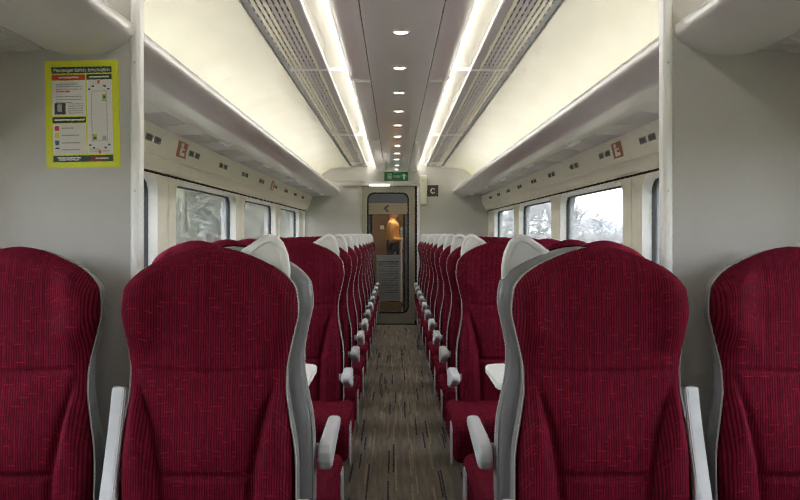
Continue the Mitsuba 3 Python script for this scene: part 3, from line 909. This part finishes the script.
# ------------------------------------------------------------------ vestibule seen through the door
vs = struct('wall_vestibule', 'dark vestibule beyond the end door')
V1 = 13.8
obj('side_lining', cat([bbox(-1.0, -0.9, 12.26, V1, 0.0, 2.44), bbox(0.75, 0.85, 12.26, V1, 0.0, 2.44)]), 'vest_grey', vs, smooth=False)
obj('ceiling_lining', bbox(-1.0, 0.85, 12.26, 16.2, 2.15, 2.2), 'vest_grey', vs, smooth=False)
struct(obj('floor_vestibule', bbox(-1.0, 0.85, 12.26, 16.2, -0.05, 0.005), 'brown_wall', smooth=False))
OX0, OX1 = -0.40, 0.115
obj('end_lining', prism_y(sbox(-1.0, 0, 0.85, 2.2).difference(sbox(OX0, 0.0, OX1, 1.66)), V1, V1 + 0.05), 'vest_grey', vs, smooth=False)
obj('band', cbox(-0.52, 0.26, V1 - 0.02, V1, 1.66, 1.845, 0.004), 'vest_band', vs)
ch = LineString([(-0.13, 1.81), (-0.19, 1.755), (-0.13, 1.70)]).buffer(0.014, cap_style=2, join_style=2)
k = obj('chevron_sign', prism_y(ch, V1 - 0.024, V1 - 0.018), 'sign_brown', smooth=False)
tag(k, 'dark left pointing chevron on the beige band beyond the end door', 'sign')
obj('opening_frame', prism_y(sbox(OX0 - 0.03, 0.0, OX1 + 0.03, 1.69).difference(sbox(OX0, -0.01, OX1, 1.66)), V1 - 0.01, V1 + 0.06), 'black_rubber', vs, smooth=False)
obj('post', cbox(OX1 - 0.045, OX1 - 0.015, V1 + 0.0, V1 + 0.03, 0.20, 1.45, 0.004), 'white_plastic', vs)
k = obj('vestibule_downlight', cbox(-0.15, 0.11, 12.75, 13.15, 2.138, 2.149, 0.002), 'white_plastic', smooth=False, emitter={'type': 'area', 'radiance': rgb(14.0, 13.0, 11.0)})
tag(k, 'small bright ceiling lamp of the vestibule seen through the end door', 'light')
# louvred lower gate panel in the opening
d2 = struct('door_2', 'louvred grey lower door in the vestibule opening')
obj('frame', cat([cbox(-0.33, 0.065, V1 - 0.05, V1 - 0.01, 0.88, 0.985, 0.006), cbox(-0.33, -0.30, V1 - 0.05, V1 - 0.01, 0.30, 0.88, 0.004), cbox(0.035, 0.065, V1 - 0.05, V1 - 0.01, 0.30, 0.88, 0.004), cbox(-0.33, 0.065, V1 - 0.05, V1 - 0.01, 0.22, 0.32, 0.006)]), 'louvre_grey', d2)
for i in range(14):
    z = 0.34 + i * 0.039
    sl = cbox(-0.30, 0.035, -0.012, 0.012, -0.012, 0.012, 0.003)
    sl.apply_transform(trimesh.transformations.rotation_matrix(0.6, [1, 0, 0]))
    sl.apply_translation([0, V1 - 0.03, z])
    obj('slat', sl, 'louvre_grey', d2)
obj('kick_plate', cbox(-0.36, 0.09, V1 - 0.06, V1 - 0.02, 0.02, 0.20, 0.004), 'brown_wall', d2)
# next carriage: warm lit end
nx = struct('wall_next_carriage', 'warm lit wall of the next carriage')
obj('side_lining', cat([bbox(-0.95, -0.6, V1 + 0.05, 16.2, 0.0, 2.2), bbox(0.35, 0.7, V1 + 0.05, 16.2, 0.0, 2.2)]), 'brown_wall', nx, smooth=False)
obj('end_lining', bbox(-1.0, 0.9, 16.15, 16.2, 0.0, 2.2), 'brown_wall', nx, smooth=False)
obj('notice', cbox(-0.31, -0.23, 16.13, 16.15, 1.42, 1.50, 0.002), 'poster_white', nx)
k = obj('vestibule_lamp', tm([[-0.2, 14.6, 2.145], [0.2, 14.6, 2.145], [0.2, 15.2, 2.145], [-0.2, 15.2, 2.145]], [[0, 3, 2, 1]]), 'white_plastic', smooth=False, emitter={'type': 'area', 'radiance': rgb(14.0, 11.5, 8.0)})
tag(k, 'warm ceiling lamp of the next carriage beyond the end door', 'light')

# a person standing in the lit next carriage
def figure_person():
    px, py = -0.06, 15.1
    J = {}
    def M(bones, ref, it):
        tot = None
        for (a, ra), (b, rb) in bones:
            sa = m3.Manifold.sphere(ra, 20).translate(list(a))
            sb = m3.Manifold.sphere(rb, 20).translate(list(b))
            h = m3.Manifold.batch_hull([sa, sb])
            tot = h if tot is None else tot + h
        r = tot.refine_to_length(ref).to_mesh()
        q = trimesh.Trimesh(np.array(r.vert_properties[:, :3]), np.array(r.tri_verts), process=True)
        trimesh.smoothing.filter_taubin(q, iterations=it)
        q.apply_transform(trimesh.transformations.rotation_matrix(math.radians(78), [0, 0, 1]))
        q.apply_scale(1.05)
        q.apply_translation([px, py, 0.006])
        return q
    t = thing('person', 'person in a tan top and dark trousers standing beyond the end door', 'person')
    body = [(((0, 0, 1.50), .05), ((0, -.01, 1.58), .05)), (((0, -.01, 1.60), .075), ((0, .005, 1.68), .088)), (((0, -.05, 1.59), .045), ((0, -.02, 1.64), .07)), (((0, -.095, 1.635), .012), ((0, -.08, 1.66), .012))]
    for sx in (-1, 1):
        body += [(((sx * .085, 0, 1.65), .014), ((sx * .085, .01, 1.67), .014))]
    body += [(((.10, -.25, 1.15), .03), ((.03, -.27, 1.17), .026)), (((-.10, -.25, 1.13), .03), ((-.03, -.27, 1.15), .026))]
    for sx, zz in ((-1, 1.15), (1, 1.17)):
        for i in range(4):
            x = -sx * (-0.02 + 0.0)
            body += [(((sx * -.01, -.275, zz - .025 + .017 * i), .009), ((sx * -.085, -.262 + .006 * (i % 2), zz - .035 + .019 * i), .008))]
        body += [(((sx * .02, -.275, zz + .03), .010), ((sx * -.03, -.285, zz + .06), .009))]
    obj('body', M(body, 0.02, 4), 'skin', t, smooth=True)
    top = [(((-.09, 0, 1.42), .085), ((.09, 0, 1.42), .085)), (((-.07, 0, 1.40), .10), ((-.06, 0, 1.20), .10)), (((.07, 0, 1.40), .10), ((.06, 0, 1.20), .10)), (((0, 0, 1.45), .07), ((0, 0, 1.52), .055))]
    for sx in (-1, 1):
        top += [(((sx * .19, 0, 1.42), .062), ((sx * .23, -.03, 1.16), .048)), (((sx * .23, -.03, 1.16), .048), ((sx * .06, -.26, 1.15), .036))]
    obj('tan_top', M(top, 0.03, 5), 'tan_cloth', t, smooth=True)
    leg = [(((-.07, 0, 0.98), .105), ((.07, 0, 0.98), .105)), (((-.06, 0, 0.98), .10), ((-.06, 0, 1.12), .095)), (((.06, 0, 0.98), .10), ((.06, 0, 1.12), .095))]
    for sx in (-1, 1):
        leg += [(((sx * .085, 0, .92), .088), ((sx * .09, -.01, .50), .062)), (((sx * .09, -.01, .50), .062), ((sx * .095, .02, .10), .048))]
    obj('trousers', M(leg, 0.03, 5), 'dark_cloth', t, smooth=True)
    for sx in (-1, 1):
        obj('shoe', M([(((sx * .095, .03, .045), .042), ((sx * .105, -.16, .035), .033))], 0.03, 2), 'base_dark', t, smooth=True)
    hair = [(((0, .02, 1.72), .085), ((0, .035, 1.66), .085))]
    obj('hair', M(hair, 0.02, 3), 'dark_cloth', t, smooth=True)
    for sx in (-1, 1):
        obj('eye', M([(((sx * .032, -.088, 1.672), .009), ((sx * .033, -.088, 1.672), .009))], 0.01, 0), 'dark_cloth', t, smooth=True)


figure_person()

# near end wall behind the camera
struct(obj('wall_near', bbox(-1.42, 1.42, Y0 - 0.06, Y0, 0.0, 2.44), 'bulkhead', smooth=False), 'grey end wall behind the camera')

# ------------------------------------------------------------------ outside: ground, trees, embankment
struct(obj('ground', cat([bbox(1.5, 160, -60, 160, -1.7, -1.2), bbox(-160, -1.5, -60, 160, -1.7, -1.2), bbox(-1.5, 1.5, -60, 160, -1.7, -1.2)]), 'grass', smooth=False), 'dull winter grass beside the track')


def bank_mesh():
    ys = np.linspace(-20, 110, 120)
    xs = np.array([-4.0, -6.0, -8.0, -10.5, -13.5, -18.0])
    zs = np.array([-1.25, -0.9, -0.1, 1.0, 1.9, 2.2])
    X, Y = np.meshgrid(xs, ys)
    Z = np.repeat(zs[None], len(ys), 0)
    P = np.stack([X, Y, Z], -1)
    Z = Z + (meshkit.fbm(P * 0.5, 3, 2) - 0.5) * 0.9 * (xs < -4.5)
    return tm(np.stack([X.ravel(), Y.ravel(), Z.ravel()], 1), quad_faces(len(ys), len(xs)))


struct(obj('embankment', bank_mesh(), 'leaf_dull', smooth=True), 'grassy embankment outside the left windows')


def branch_tree(rng, h, spread, depth=5):
    segs = []

    def grow(p, d, L, r, k):
        n = 4
        pts = [p]
        for i in range(n):
            d = d + rng.normal(0, 0.10, 3)
            d /= np.linalg.norm(d)
            pts.append(pts[-1] + d * L / n)
        segs.append((np.array(pts), np.linspace(r, r * 0.6, n + 1), k))
        if k == 0:
            return
        m = 3 if k > 1 else 4
        for i in range(m):
            q = pts[rng.integers(2, n + 1)] if i else pts[-1]
            dd = d + rng.normal(0, spread, 3) + [0, 0, 0.12]
            dd /= np.linalg.norm(dd)
            grow(q, dd, L * rng.uniform(0.62, 0.82), r * 0.58, k - 1)
    grow(np.zeros(3), np.array([0, 0, 1.0]), h * 0.3, h * 0.022, depth)
    tr = cat([tube(p, r, 6) for p, r, k in segs if k >= depth - 1])
    tw = cat([tube(p, np.maximum(r, 0.012), 4 if k > 1 else 3) for p, r, k in segs if k < depth - 1])
    return tr, tw


def place_tree(seed, x, y, h, spread, m, label):
    rng = np.random.default_rng(seed)
    tr, tw = branch_tree(rng, h, spread)
    t = thing('bare_tree', label, 'tree')
    for q in (tr, tw):
        q.apply_translation([x, y, -1.3 if x > 0 else 0.3])
    obj('trunk', tr, m, t)
    obj('twigs', tw, m, t)
    labels[t + '__twigs'] = {'kind': 'stuff'}


def bush(seed, x, y, r, h, m, label, z0=-1.3):
    rng = np.random.default_rng(seed)
    n = 6000
    u = rng.normal(0, 1, (n, 3))
    u /= np.linalg.norm(u, axis=1, keepdims=True)
    lump = 0.7 + 0.5 * meshkit.fbm(u * 1.8 + seed, 3, seed)
    c = u * (rng.uniform(0.55, 1.0, n) ** 0.5 * lump)[:, None] * [r, r * 1.3, h] + [0, 0, h * 0.75]
    d1_ = rng.normal(0, 1, (n, 3))
    d1_ /= np.linalg.norm(d1_, axis=1, keepdims=True)
    d2_ = np.cross(d1_, rng.normal(0, 1, (n, 3)))
    d2_ /= np.linalg.norm(d2_, axis=1, keepdims=True)
    L = rng.uniform(0.05, 0.13, n)[:, None] * (r / 2.0)
    v = np.stack([c - d1_ * L, c + d2_ * L * 0.4, c + d1_ * L, c - d2_ * L * 0.4], 1).reshape(-1, 3)
    q = np.arange(n * 4).reshape(-1, 4)
    mm = tm(v, q)
    mm.apply_translation([x, y, z0])
    t = thing('bush', label, 'bush')
    k = obj('foliage', mm, m, t, smooth=False)
    labels[k] = {'kind': 'stuff'}
    st = [tube([(x + 0.1 * i, y, z0), (x + 0.3 * i, y + 0.2 * i, z0 + h * 0.8)], [0.05, 0.02], 5) for i in (-2, 0, 2)]
    for q in st:
        obj('stem', q, 'bark_dark', t)


# right side: pale bare trees under a white sky
place_tree(11, 14.0, 48.0, 9.5, 0.55, 'bark_frost', 'pale bare tree seen through the right window nearest the partition')
place_tree(12, 13.0, 60.0, 9.0, 0.6, 'bark_frost', 'pale bare tree with long branches seen through the middle right window')
place_tree(13, 12.0, 74.0, 10.0, 0.5, 'bark_frost', 'pale bare tree seen through the farthest right window')
bush(21, 15.0, 41.0, 3.2, 2.3, 'leaf_frost', 'pale bushy hedge clump low in the right window nearest the partition')
bush(22, 13.5, 56.0, 2.8, 2.2, 'leaf_frost', 'pale bushy hedge clump low in the middle right window')
bush(23, 11.5, 69.0, 3.5, 3.2, 'leaf_frost', 'pale tall bush in the farthest right window')
# left side: dense dull trees on the bank
for i, (x, y, h) in enumerate(((-9.0, 25.0, 9.0), (-9.5, 33.0, 10.0), (-10.5, 43.0, 10.0), (-8.5, 54.0, 9.0))):
    place_tree(40 + i, x, y, h, 0.5, 'bark_dark', f'dull bare tree on the bank outside the left windows, {ORD[i]} along the bank')
for i, (x, y, r, h) in enumerate(((-11, 24, 3.4, 3.2), (-10, 30, 3.0, 2.6), (-12, 37, 4.0, 3.8), (-11, 46, 4.0, 3.4), (-10, 56, 4.0, 3.6), (-9, 66, 3.6, 3.6), (-14, 28, 4.2, 4.5), (-16, 42, 5.0, 5.2))):
    bush(60 + i, x, y, r, h, 'leaf_dull', f'dense dull green bush on the left embankment, {ORD[i]} planted of the thicket', 0.2)
